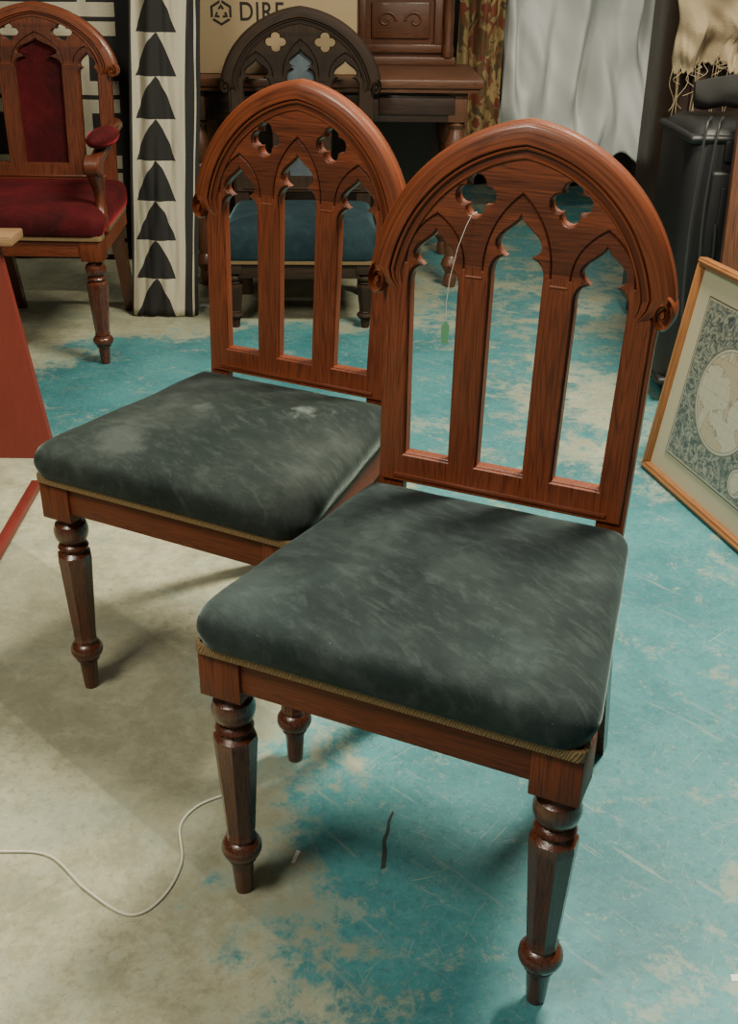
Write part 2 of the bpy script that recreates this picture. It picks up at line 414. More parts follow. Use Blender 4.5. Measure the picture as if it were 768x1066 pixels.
def gothic_chair(name,loc,a,wf=.464,D=.380,hs=.400,hb=.180,sx=1,zs=ZS,kz=1,k2=1,r=.072,mats=None,seatmat=None,frame=None,legm=None,seed=0,arms=False,fill=None,th=.066,rake=.30,legk=1.0,cfg=STD,filllab=None):
    root=empty(name,loc,a)
    def tf(x,y,z):
        if z<.40: zz=hs-.04
        else: zz=zs+(z-ZS)*kz if z>ZS else zs-(ZS-z)*k2
        return x*sx,D+.004+y*(1 if sx<1.1 else 1.3)+r*(zz-hs),zz
    backrest(root,mats,tf,cfg)
    if fill:
        mb=MB(); lp=lancet(0,cfg['cw']+.006,.500,cfg['ctop']+.006,cfg['ch'])
        slab(mb,[lp],.007,.015,.003); mb.xf(tf); mb.obj('back_panel',fill,root,label=filllab)
    cushion(root,seatmat,wf/2+.005,hb,-.010,D+.000,hs+.005,th,seed)
    braid(root,wf/2+.0025,hb-.003,-.005,D-.004,hs-.004,hs+.010)
    mb=MB(); h=hs-.052
    w=wf/2
    mb.box(-w+.05,w-.05,.004,.026,h,hs-.002,'x',.0015)
    for sd in(-1,1):
        P=[(sd*(w-.004),.05),(sd*(w-.026),.05),(sd*(hb-.026),D),(sd*(hb-.006),D)]
        vs=[(x,y,z) for z in(h,hs-.002) for x,y in P]
        mb.add(vs,[(0,1,2,3),(4,7,6,5),(0,4,5,1),(1,5,6,2),(2,6,7,3),(3,7,4,0)],mb.gax(vs,'y'))
    mb.box(-hb+.03,hb-.03,D-.012,D+.008,h,hs-.002,'x',.0015)
    mb.obj('apron',frame,root)
    lm=frontleg(hs,legk)
    a1=lm.obj('leg',[frame,legm],root,angle=32,loc=(-w+.028*legk,.028*legk,0))
    a2=a1.copy(); a2.location=(w-.028*legk,.028*legk,0); C.objects.link(a2); a2.parent=root
    for sd in(-1,1):
        mb=MB(); vs=[]; xo=.172*sx; xi=.138*sx
        prof=[(hs-.036,0),(hs*.75,.010),(hs*.5,.045+rake*.05),(.0,rake*.42)]
        for z,dy in prof:
            q=1-.18*(1-z/hs)
            xm=(xo+xi)/2; hw=(xo-xi)/2*q
            y=D+.004+r*(z-hs if z>hs-.05 else -.04)+dy
            for x,yy in((xm-hw,y),(xm+hw,y),(xm+hw,y+.032*q),(xm-hw,y+.032*q)): vs.append((sd*x,yy,z))
        fs=[(i*4+j,i*4+(j+1)%4,(i+1)*4+(j+1)%4,(i+1)*4+j) for i in range(3) for j in range(4)]+[(0,1,2,3),(12,13,14,15)]
        mb.add(vs,fs,mb.gax(vs,'z')); mb.obj('leg',legm,root,angle=30)
    if arms:
        za=hs+.235
        for sd in(-1,1):
            mb=MB(); X=sd*(w-.012)
            pts=[]
            for i in range(15):
                t=i/14; y=D+.02-(D-.02)*t; z=za+.02*math.cos(t*3.0)-.012*t; pts.append((X-sd*.035*(1-t),y,z))
            mb.tube(pts,.021,10)
            c=(X,.045,za-.035)
            mb.lathe([(.024,-.024),(.03,-.018),(.03,.018),(.024,.024)],n=20,M=Matrix.Translation(c)@Matrix.Rotation(math.pi/2,4,'Y'))
            pts=[(X,.05+.035*math.sin(t*math.pi),za-.05-(za-.06-hs)*t) for t in [i/10 for i in range(11)]]
            mb.tube(pts,.020,10,rf=lambda t:1+.25*math.cos(t*2*math.pi))
            arm=mb.obj('arm',mats[1],root,angle=40)
            mb=MB(); pts=[(X,.05+.26*t,za+.028-.01*t) for t in [i/10 for i in range(11)]]
            mb.tube(pts,.036,14,rf=lambda t:max(.25,math.sin(min(1,max(0,t))*math.pi)**.35))
            mb.xf(lambda x,y,z:(x,y,za+.030+(z-za-.030)*.8))
            mb.obj('arm_pad',fill,arm,angle=80,label='red velvet arm pad')
    return root

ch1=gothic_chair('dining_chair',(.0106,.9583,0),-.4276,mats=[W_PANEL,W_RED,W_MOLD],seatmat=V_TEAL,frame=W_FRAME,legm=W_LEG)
thing(ch1,'gothic arched mahogany chair with dark teal velvet seat and price string','chair','matching gothic side chairs')
def copy_tree(src,parent):
    o=src.copy(); C.objects.link(o)
    if parent is not None: o.parent=parent
    for c in list(src.children): copy_tree(c,o)
    return o
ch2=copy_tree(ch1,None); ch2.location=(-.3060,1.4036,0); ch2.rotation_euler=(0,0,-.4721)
thing(ch2,'gothic arched mahogany chair, teal velvet seat with pale scuffs','chair','matching gothic side chairs')
for c in ch2.children:
    if c.name.startswith('seat') and 'trim' not in c.name:
        c.data=c.data.copy(); c.data.materials[0]=V_TEAL2; c.scale=(1.022,1.0,1.0)
thr=gothic_chair('armchair',(-1.065,3.15,0),-.03,wf=.56,D=.46,hs=.385,hb=.25,sx=1.27,zs=.780,kz=.94,k2=1.20,mats=[wood('wood_throne',(.15,.036,.012),(.05,.012,.006)),wood('wood_throne_b',(.14,.034,.012),(.05,.012,.006)),W_MOLD],seatmat=V_RED,frame=W_FRAME,legm=W_LEG,arms=True,fill=V_RED,th=.085,legk=1.15,seed=5,cfg=WIDE,filllab='red velvet back panel')
thing(thr,'carved gothic wooden armchair with crimson velvet seat and arm pads','armchair')
dk=gothic_chair('dark_chair',(-.238,3.53,0),.02,wf=.50,D=.37,hs=.225,hb=.24,sx=1.38,zs=.705,kz=1.20,k2=1.25,r=.05,mats=[W_DARK,W_DARK,W_DARK],seatmat=V_BLUE,frame=W_DARK,legm=W_DARK,th=.13,legk=1.1,seed=9,rake=.12,fill=V_GREY,filllab='grey-blue fabric back panel')
thing(dk,'low blackened gothic arched chair with thick blue upholstered seat','chair')

# ------------------------------------------------------------ setting
def floor_mat():
    t=NT('painted_concrete'); o=t.obj()
    sep=t.n('ShaderNodeSeparateXYZ'); t.l(o,sep.inputs[0]); X,Y=sep.outputs[0],sep.outputs[1]
    big=t.noise(o,2.6,12,.70,.3); med=t.noise(t.mapping(o,loc=(5,2,0)),8,12,.82,.2); fine=t.noise(o,70,8,.78)
    patch=t.noise(t.mapping(o,loc=(15,12,0)),4.2,12,.80,.2)
    bx=t.math('MULTIPLY',t.math('ADD',X,.12),.52)
    bx=t.math('MINIMUM',t.math('MAXIMUM',bx,-.23),.20)
    yb=t.math('MULTIPLY',t.math('MAXIMUM',t.math('SUBTRACT',Y,1.8),0),-.20)
    bx=t.math('ADD',bx,t.math('MAXIMUM',yb,-.16))
    d=t.n('ShaderNodeVectorMath',operation='DISTANCE'); t.l(o,d.inputs[0]); d.inputs[1].default_value=(-.58,3.0,0)
    blob=t.math('MULTIPLY',t.math('SUBTRACT',1.0,t.smooth(d.outputs['Value'],.25,1.05)),.50)
    v=t.math('ADD',t.math('ADD',t.math('MULTIPLY',big,.50),t.math('MULTIPLY',med,.55)),t.math('ADD',bx,blob))
    m=t.smooth(v,.505,.590)
    def scr(rot,sc,th,loc):
        n=t.noise(t.mapping(o,sc,loc,(0,0,rot)),1,3,.55,.5); return t.smooth(n,th,th+.03)
    s=None
    for rot,sc,th,lc in((.5,(12,300,1),.68,(0,0,0)),(-.9,(10,260,1),.685,(3,1,0)),(1.6,(15,380,1),.68,(1,7,0)),(2.4,(9,220,1),.69,(8,7,0)),(1.1,(20,480,1),.675,(2,9,0)),(-.25,(13,330,1),.68,(4,4,0)),(2.0,(16,420,1),.675,(6,3,0))):
        q=scr(rot,sc,th,lc); s=q if s is None else t.math('MAXIMUM',s,q)
    dens=t.smooth(t.noise(t.mapping(o,loc=(2,5,0)),5,4),.38,.58)
    s=t.math('MULTIPLY',s,dens)
    worn=t.smooth(patch,.555,.610)
    worn2=t.smooth(t.noise(t.mapping(o,loc=(9,9,0)),16,12,.88,.1),.555,.600)
    speck=t.smooth(t.noise(t.mapping(o,loc=(1,9,0)),110,7,.88),.555,.61)
    rub=t.smooth(t.noise(t.mapping(o,(5,60,1),rot=(0,0,.8)),1,8,.78,.4),.58,.64)
    rem=t.math('MAXIMUM',t.math('MULTIPLY',s,.6),t.math('MAXIMUM',t.math('MULTIPLY',worn,.72),t.math('MAXIMUM',t.math('MULTIPLY',worn2,.58),t.math('MAXIMUM',t.math('MULTIPLY',speck,.42),t.math('MULTIPLY',rub,.45)))))
    m=t.math('MULTIPLY',m,t.math('SUBTRACT',1.0,rem))
    con=t.mix(t.smooth(med,.36,.62),(.29,.285,.19),(.46,.45,.315))
    con=t.mix(t.math('MULTIPLY',t.smooth(fine,.50,.66),.5),con,(.165,.16,.105))
    con=t.mix(t.math('MULTIPLY',t.smooth(patch,.49,.58),.42),con,(.21,.20,.13))
    con=t.mix(t.math('MULTIPLY',rub,.25),con,(.52,.51,.39))
    con=t.mix(t.math('MULTIPLY',s,.35),con,(.58,.55,.43))
    # thin residue of old blue-green paint
    stain=t.smooth(t.noise(t.mapping(o,loc=(21,3,0)),3.5,10,.75,.3),.50,.62)
    con=t.mix(t.math('MULTIPLY',stain,.30),con,(.19,.30,.265))
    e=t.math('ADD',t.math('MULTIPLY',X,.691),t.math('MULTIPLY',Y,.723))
    strip=t.math('MULTIPLY',t.smooth(e,.633,.639),t.math('SUBTRACT',1.0,t.smooth(e,.935,.945)))  # dark diagonal band: chair shadow painted into the concrete, along with worn slab tone
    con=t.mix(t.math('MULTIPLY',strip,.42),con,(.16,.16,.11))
    blue=t.mix(t.smooth(big,.38,.62),(.018,.145,.175),(.050,.235,.260))
    blue=t.mix(t.math('MULTIPLY',t.smooth(fine,.48,.66),.45),blue,(.010,.080,.098))
    faint=t.math('MULTIPLY',t.smooth(v,.43,.58),.42)
    con=t.mix(faint,con,(.19,.33,.30))
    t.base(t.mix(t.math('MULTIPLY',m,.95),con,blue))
    t.set(Roughness=t.math('ADD',.38,t.math('MULTIPLY',fine,.3)),Specular_IOR_Level=.35)
    t.bump(t.math('ADD',med,t.math('MULTIPLY',rem,.3)),.12,.003)
    return t.m
def structure(o): o['kind']='structure'; return o
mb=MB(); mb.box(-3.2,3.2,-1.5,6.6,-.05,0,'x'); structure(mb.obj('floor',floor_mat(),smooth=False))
WALL=simple('wall_paint',(.06,.055,.05),.9,.2,3)
mb=MB(); mb.box(-3.2,3.2,6.5,6.6,0,3.2,'x'); structure(mb.obj('wall_back',WALL,smooth=False))
mb=MB(); mb.box(-3.3,-3.2,-1.5,6.6,0,3.2,'x'); structure(mb.obj('wall_left',WALL,smooth=False))
mb=MB(); mb.box(3.2,3.3,-1.5,6.6,0,3.2,'x'); structure(mb.obj('wall_right',WALL,smooth=False))

# ------------------------------------------------------------ desk
DY=.04
desk=empty('desk',(-.14,4.3+DY,0)); thing(desk,'dark carved wooden writing desk with turned legs and raised panelled back','desk')
def T(mb): mb.xf(lambda x,y,z:(x+.14,y-4.3,z)); return mb
mb=MB(); mb.box(-.68,.385,3.98,4.62,.715,.745,'x',.006); mb.box(-.67,.375,3.99,4.61,.700,.716,'x',.003); T(mb).obj('desktop',W_DESK,desk)
mb=MB(); mb.box(-.62,.33,4.02,4.04,.60,.702,'x',.003); mb.box(-.62,-.60,4.02,4.58,.61,.702,'y'); mb.box(.31,.33,4.02,4.58,.61,.702,'y'); mb.box(-.6,.3,4.56,4.58,.12,.702,'x')
for x0,x1 in((-.58,-.30),(-.27,-.01),(.02,.29)): mb.box(x0,x1,4.013,4.022,.625,.690,'x',.003)
T(mb).obj('apron',W_DESKD,desk)
for x in(-.63,.30):
    for y in(4.05,4.56):
        mb=MB(); mb.box(-.034,.034,-.034,.034,.60,.70,'z',.003)
        mb.lathe([(.026,.60),(.034,.59),(.026,.575),(.030,.56),(.042,.53),(.044,.50),(.036,.465),(.026,.45),(.032,.44),(.028,.42),(.036,.30),(.030,.16),(.022,.12),(.034,.10),(.038,.085),(.03,.07),(.020,.055),(.026,.03),(.02,0)],n=24)
        mb.obj('leg',W_DESK,desk,angle=40,loc=(x+.14,y-4.3,0))
mb=MB(); mb.box(-.66,.31,4.56,4.60,.745,1.30,'x',.003)
mb.box(-.66,.32,4.535,4.565,.745,.775,'x',.004)
def ring(mb,x0,x1,z0,z1,y,w,d):
    mb.box(x0,x1,y-d,y,z0,z0+w,'x',.004);mb.box(x0,x1,y-d,y,z1-w,z1,'x',.004);mb.box(x0,x0+w,y-d,y,z0+w,z1-w,'z',.004);mb.box(x1-w,x1,y-d,y,z0+w,z1-w,'z',.004)
ring(mb,-.06,.265,.79,1.02,4.56,.03,.018); mb.box(-.01,.215,4.548,4.562,.84,.97,'x',.006); mb.box(-.66,.33,4.53,4.57,1.03,1.06,'x',.008)
mb.lathe([(.02,.775),(.024,.80),(.016,.83),(.02,.92),(.016,1.0),(.024,1.02),(.02,1.03)],cx=.29,cy=4.545,n=20)
for sd in(-1,1):
    pts=[]
    for i in range(30):
        t=i/29; a=t*2.2*math.pi; r=.034*(1-t*.85); pts.append((.1025+sd*(.055-r*math.cos(a)*1.1),4.546,.905+r*math.sin(a)))
    mb.tube(pts,.006,8,rf=lambda t:1-.5*t)
T(mb).obj('back_panel',W_DESK,desk,angle=40)

# ------------------------------------------------------------ cardboard box
CARD=simple('cardboard',(.42,.31,.18),.85,.10,6,bump=.2,bscale=60); INK=simple('box_ink',(.02,.018,.015),.8,.1)
box=empty('cardboard_box',(-.345,4.16,.7465)); thing(box,'brown cardboard carton with black printed logo standing on desk','cardboard box')
mb=MB(); 
mb.box(-.285,.285,0,.32,0,.40,'x',.002); mb.obj('carton',CARD,box)
mb=MB(); mb.box(-.285,.285,.13,.19,.4005,.402,'x'); mb.obj('packing_tape',simple('tape',(.35,.24,.1),.3),box)
def logo():
    mb=MB(); cx,cz,R,w=-.190,.198,.042,.0090
    def quad(P):
        vs=[(x,-.0012,z) for x,z in P]+[(x,.0005,z) for x,z in P]; n=len(P)
        mb.add(vs,[tuple(range(n)),tuple(range(2*n-1,n-1,-1))]+[(i,(i+1)%n,n+(i+1)%n,n+i) for i in range(n)],mb.gax(vs,'x'))
    def pt(k,r): return (cx+r*math.cos(math.radians(90+60*k)),cz+r*math.sin(math.radians(90+60*k)))
    def lerp(a,b,t): return (a[0]+(b[0]-a[0])*t,a[1]+(b[1]-a[1])*t)
    for i in range(6):
        a,b,c,d=pt(i,R),pt(i+1,R),pt(i+1,R-w),pt(i,R-w)
        g0=.10 if i%2==0 else 0; g1=.10 if i%2==1 else 0
        quad([lerp(a,b,g0),lerp(a,b,1-g1),lerp(d,c,1-g1),lerp(d,c,g0)])
    for i in(0,2,4):
        a=pt(i,R*.66); c=pt(i,R*.40); l=pt(i-1,R*.40); r=pt(i+1,R*.40); l2=pt(i-1,R*.22); r2=pt(i+1,R*.22)
        quad([a,lerp(a,l,.75),lerp(c,l2,.62),c]); quad([a,c,lerp(c,r2,.62),lerp(a,r,.75)])
    mb.obj('printed_logo',INK,box,smooth=False)
logo()
cu=bpy.data.curves.new('t','FONT'); cu.body='DIRE'; cu.size=.085; cu.extrude=.0006; cu.offset=.0007; cu.space_character=1.12
to=bpy.data.objects.new('t',cu); C.objects.link(to); dg=bpy.context.evaluated_depsgraph_get(); dg.update()
me=bpy.data.meshes.new_from_object(to.evaluated_get(dg)); bpy.data.objects.remove(to)
me.materials.append(INK); po=bpy.data.objects.new('printed_lettering',me); C.objects.link(po); po.parent=box; po.location=(-.128,-.001,.174); po.rotation_euler=(math.pi/2,0,0); po.scale=(.82,1,1)

# ------------------------------------------------------------ hanging textiles
def drape(name,mat,p0,p1,z0,z1,folds,amp,label,cat,seed=0,th=.004,nx=90,nz=50,irr=.5,rag=0,lean=(0,0),rough=.8,slant=0):
    mb=MB(); P0,P1=Vector(p0),Vector(p1); d=P1-P0; L=d.length; t=d.normalized(); nrm=Vector((t.y,-t.x))
    vs=[];g=[]
    for j in range(nz+1):
        v=j/nz
        for i in range(nx+1):
            u=i/nx
            ph=folds*2*math.pi*u+1.3*noise.noise(Vector((u*3+seed,v*1.6,0)))*irr*4
            off=amp*math.sin(ph)*(.5+.5*(1-v)+.2)+amp*rough*noise.noise(Vector((u*6+v*2,v*3,seed+5)))+amp*rough*.3*noise.noise(Vector((u*13-v*6,v*6,seed)))
            z=z1+(z0+slant*u-z1)*v
            if rag: z+= rag*v*noise.noise(Vector((u*9,seed,0)))
            q=P0+t*(L*u)+nrm*off
            vs.append((q.x+lean[0]*(z-z0),q.y+lean[1]*(z-z0),z)); g.append((u,v,0))
    fs=[(j*(nx+1)+i,j*(nx+1)+i+1,(j+1)*(nx+1)+i+1,(j+1)*(nx+1)+i) for j in range(nz) for i in range(nx)]
    mb.add(vs,fs,g); o=mb.obj(name,mat,None,angle=80)
    m=o.modifiers.new('s','SOLIDIFY'); m.thickness=th; m.offset=0
    return thing(o,label,cat)
def pattern_mat(name,kind):
    t=NT(name); a=t.n('ShaderNodeAttribute',attribute_name='grain').outputs['Vector']
    sep=t.n('ShaderNodeSeparateXYZ'); t.l(a,sep.inputs[0]); U,V=sep.outputs[0],sep.outputs[1]
    def band(S,a0,a1): return t.math('MULTIPLY',t.math('GREATER_THAN',S,a0),t.math('LESS_THAN',S,a1))
    if kind=='tri':
        fr=t.math('FRACT',t.math('MULTIPLY',V,11))
        du=t.math('DIVIDE',t.math('ABSOLUTE',t.math('SUBTRACT',U,.38)),.30)
        # stacked triangles with slightly bellied flanks, apex upward
        m=t.math('LESS_THAN',du,t.math('POWER',fr,.75))
        m=t.math('MAXIMUM',m,band(U,.80,1.1))
        m=t.math('MAXIMUM',m,band(U,-.1,.03))
        m=t.math('MULTIPLY',m,t.math('SUBTRACT',1.0,band(U,.92,.945)))
    else:
        fr=t.math('FRACT',t.math('MULTIPLY',V,5.5)); m=t.math('GREATER_THAN',fr,.42)
        m=t.math('MULTIPLY',m,t.math('SUBTRACT',1.0,band(U,.62,.68)))
        m=t.math('MAXIMUM',m,band(U,.86,1.1))
        m=t.math('MAXIMUM',m,t.math('MULTIPLY',band(fr,.18,.24),t.math('LESS_THAN',U,.86)))
    n=t.noise(t.mapping(a,(60,300,1)),1,3)
    col=t.mix(m,t.mix(n,(.38,.34,.25),(.52,.48,.37)),t.mix(n,(.012,.012,.013),(.028,.025,.024)))
    t.base(col); t.set(Roughness=.95); t.bump(n,.4,.003); return t.m
drape('patterned_rug',pattern_mat('rug_triangles','tri'),(-.830,3.66),(-.605,3.67),.004,1.42,.55,.018,'black and cream flatwoven rug with triangle pattern, hung upright','rug',seed=1,th=.010,lean=(.060,.075))
drape('striped_rug',pattern_mat('rug_bands','band'),(-1.30,3.865),(-.80,3.865),.15,1.46,.5,.012,'black and cream banded flatwoven rug, hung upright','rug',seed=4,th=.010,lean=(.03,0))
rk=empty('rug_stand',(-1.0,3.81,0)); thing(rk,'black metal rail stand holding hanging rugs','rug stand')
BLK=simple('black_metal',(.015,.015,.016),.45)
mb=MB(); mb.tube([(-.6,0,1.46),(.5,-.0,1.46)],.014); mb.obj('rail',BLK,rk)
for x in(-.58,.27):
    mb=MB(); mb.tube([(x,0,0),(x,0,1.46)],.014); mb.box(x-.02,x+.02,-.05,.2,0,.02,'y'); mb.obj('post',BLK,rk)

gr=empty('garment_rack',(.95,5.40,0)); thing(gr,'metal clothes rail hung with sheets and tapestries','garment rack')
mb=MB(); mb.tube([(-.95,0,1.5),(1.1,0,1.5)],.015); mb.obj('rail',BLK,gr)
for x in(-.93,1.08):
    mb=MB(); mb.tube([(x,0,0),(x,0,1.5)],.015); mb.box(x-.02,x+.02,-.25,.25,0,.02,'y'); mb.obj('post',BLK,gr)
SHEET=simple('white_sheet',(.80,.81,.80),.9,.05,5)
drape('dust_sheet',SHEET,(.565,5.18),(1.27,5.28),.30,1.5,2.8,.080,'crumpled white cotton dust sheet hung over clothes rail','sheet',seed=2,rag=.10,irr=1.4,rough=1.2,nx=140,nz=100)
def tap():
    t=NT('tapestry'); a=t.n('ShaderNodeAttribute',attribute_name='grain').outputs['Vector']
    n=t.noise(t.mapping(a,(3.2,10,1)),1,3,.5,.8); n2=t.noise(t.mapping(a,(6,19,1),loc=(3,3,0)),1,3,.5,.6); n3=t.noise(t.mapping(a,(30,90,1)),1,3)
    c=t.mix(t.smooth(n,.46,.52),(.20,.11,.05),(.48,.34,.15)); c=t.mix(t.smooth(n2,.55,.58),c,(.28,.07,.045)); c=t.mix(t.smooth(n2,.38,.42),(.11,.09,.05),c)
    c=t.mix(t.math('MULTIPLY',n3,.4),c,(.12,.07,.03)); t.base(c); t.set(Roughness=.9); t.bump(n3,.3,.003); return t.m
TAP=tap()
drape('tapestry',TAP,(.36,5.06),(.555,5.08),.36,1.5,2.2,.03,'gold and brown floral tapestry fabric hanging on rail','tapestry',seed=7)
drape('dark_curtain',simple('dark_cloth',(.020,.015,.012),.9,.4,8),(-2.9,6.2),(2.9,6.2),.004,2.4,24,.06,'long dark brown storage curtain along the wall','curtain',seed=11,nx=260)

# ------------------------------------------------------------ right side objects
BP=simple('black_plastic',(.009,.009,.010),.5,.2,30)
EDG=simple('edge_metal',(.04,.04,.042),.4,metal=.6)
tr=empty('flight_case',(1.07,3.05,0)); thing(tr,'black upright equipment case with rounded corners and trailing cables','equipment case')
mb=MB(); mb.box(-.26,.26,-.17,.17,.03,.75,'z',.045); mb.box(-.20,.20,-.182,-.16,.12,.64,'z',.01)
for i in range(6): mb.box(-.17+i*.06,-.14+i*.06,-.188,-.178,.16,.60,'z',.003)
mb.obj('case_body',BP,tr,angle=50)
for z in(.055,.705):
    mb=MB(); mb.box(-.265,.265,-.175,.175,z,z+.022,'x',.010); mb.obj('case_edging',BP,tr,angle=50)
for x in(-.15,.15):
    mb=MB(); mb.box(x-.025,x+.025,-.186,-.170,.665,.715,'x',.004); mb.obj('latch',EDG,tr)
for x in(-.22,.22):
    for y in(-.13,.13):
        mb=MB(); mb.lathe([(.02,-.012),(.026,-.008),(.026,.008),(.02,.012)],n=18,M=Matrix.Translation((x,y,.026))@Matrix.Rotation(math.pi/2,4,'Y')); mb.obj('caster',BP,tr)
def smoothpath(P,n=8):
    out=[]
    P=[Vector(p) for p in P]; Q=[P[0]]+P+[P[-1]]
    for i in range(1,len(Q)-2):
        for k in range(n):
            t=k/n; a,b,c,d=Q[i-1],Q[i],Q[i+1],Q[i+2]
            out.append(.5*((2*b)+(c-a)*t+(2*a-5*b+4*c-d)*t*t+(3*b-a-3*c+d)*t**3))
    out.append(P[-1]); return out
RUB=simple('black_rubber',(.03,.03,.031),.5)
for x,dz in((-.235,.50),(-.205,.38)):
    mb=MB(); mb.tube(smoothpath([(x+.05,-.06,.757),(x+.02,-.15,.760),(x,-.196,.735),(x-.006,-.198,.70-dz*.4),(x+.004,-.196,.70-dz*.8),(x+.020,-.194,.70-dz),(x+.036,-.196,.70-dz*.8),(x+.03,-.196,.70-dz*.5)]),.0035,8); mb.obj('hanging_cable',RUB,tr)
mb=MB(); P=[(-.24,.02,.79),(-.12,.0,.80),(.0,.03,.80),(.14,.01,.795),(.25,.03,.785)]
mb.tube(smoothpath(P,8),.045,18,rf=lambda t:.75+.25*math.sin(t*3.1)); 
mb.v=[(x,y+.012*noise.noise(Vector((x*20,z*30,y*20))),max(.7515,z+.014*noise.noise(Vector((x*16,y*25,5))))) for x,y,z in mb.v]
bag=mb.obj('rolled_cloth',simple('charcoal_cloth',(.016,.015,.014),.95,.3),None,angle=80,loc=(1.10,3.07,.012)); thing(bag,'rolled charcoal cloth lying on black equipment case','cloth roll')
cab=empty('cabinet',(1.32,3.62,0)); thing(cab,'tall dark wooden cabinet draped with frayed burlap','cabinet')
mb=MB(); mb.box(-.42,.42,-.22,.22,.05,1.02,'z',.006); mb.box(-.40,.40,-.2,.2,0,.05,'x'); mb.obj('cabinet_body',W_DESKD,cab)
for s in(-1,1):
    mb=MB(); mb.box(min(s*.01,s*.39),max(s*.01,s*.39),-.235,-.22,.08,.98,'z',.004); ring(mb,min(s*.05,s*.35),max(s*.05,s*.35),.14,.92,-.235,.02,.006); d=mb.obj('door',W_DESKD,cab)
    mb=MB(); mb.lathe([(.006,0),(.006,.012),(.012,.016),(.012,.022),(.0,.026)],n=14,M=Matrix.Translation((s*.03,-.235,.55))@Matrix.Rotation(math.pi/2,4,'X')); mb.obj('knob',BRASS,d)
def burlap():
    t=NT('burlap'); a=t.obj()
    w=t.n('ShaderNodeTexChecker'); t.l(t.mapping(a,(260,260,260)),w.inputs[0]); w.inputs['Scale'].default_value=1
    n=t.noise(a,14,5); c=t.mix(n,(.24,.18,.105),(.46,.36,.23)); c=t.mix(t.math('MULTIPLY',w.outputs[1],.30),c,(.15,.11,.06)); t.base(c); t.set(Roughness=.95); t.bump(w.outputs[1],.5,.002); return t.m
BUR=burlap()
mb=MB(); vs=[];g=[]; nx,ns=130,80
for j in range(ns+1):
    s=j/ns*.46
    for i in range(nx+1):
        u=i/nx; x=-.47+.60*u
        N=noise.noise
        f=.030*math.sin(u*24+4*N(Vector((u*3,s*4,1))))+.036*N(Vector((u*5+s*3,s*5,4)))+.014*N(Vector((u*14-s*9,s*14,8)))
        if s<.22: y=-.02-s; z=1.045+abs(f)*.8
        else:
            a=s-.22; y=-.262-.056-f*min(1,a*9)+.02*min(1,a*6); z=1.035-a*(.82+.65*N(Vector((u*3.2,9,0)))+.18*N(Vector((u*45,3,0))))
            x+=.025*N(Vector((u*4,s*7,7)))
        vs.append((1.32+x,3.62+y,z)); g.append((u,s,0))
fs=[(j*(nx+1)+i,j*(nx+1)+i+1,(j+1)*(nx+1)+i+1,(j+1)*(nx+1)+i) for j in range(ns) for i in range(nx)]
mb.add(vs,fs,g); bo=empty('burlap_sack',(0,0,0)); thing(bo,'frayed tan burlap cloth with loose threads draped over cabinet','burlap cloth')
b_=mb.obj('cloth',BUR,bo,angle=80); m=b_.modifiers.new('s','SOLIDIFY'); m.thickness=.004
edge=[vs[ns*(nx+1)+i] for i in range(nx+1)]
mb=MB()
for i in range(84):
    ex,ey,ez=random.choice(edge[:-20]); L=.02+.52*random.random()**2.4; p=[]
    ph=random.random()*6; am=.006+.030*random.random()
    for k in range(18):
        t=k/17; p.append((ex+am*math.sin(ph+t*6)*t,ey-.010*t+.010*math.cos(ph+t*5)*t,ez+.008-L*t))
    mb.tube(p,.0010,5)
th_=mb.obj('loose_threads',BUR,bo); th_['kind']='stuff'
mb=MB(); mb.box(-.032,.032,-.012,.012,0,.93,'z',.002,M=Matrix.Translation((.925,2.71,.002))@Matrix.Rotation(-.11,4,'X')); 
thing(mb.obj('wooden_board',W_DESK),'upright brown wooden board leaning on equipment case','wooden board')

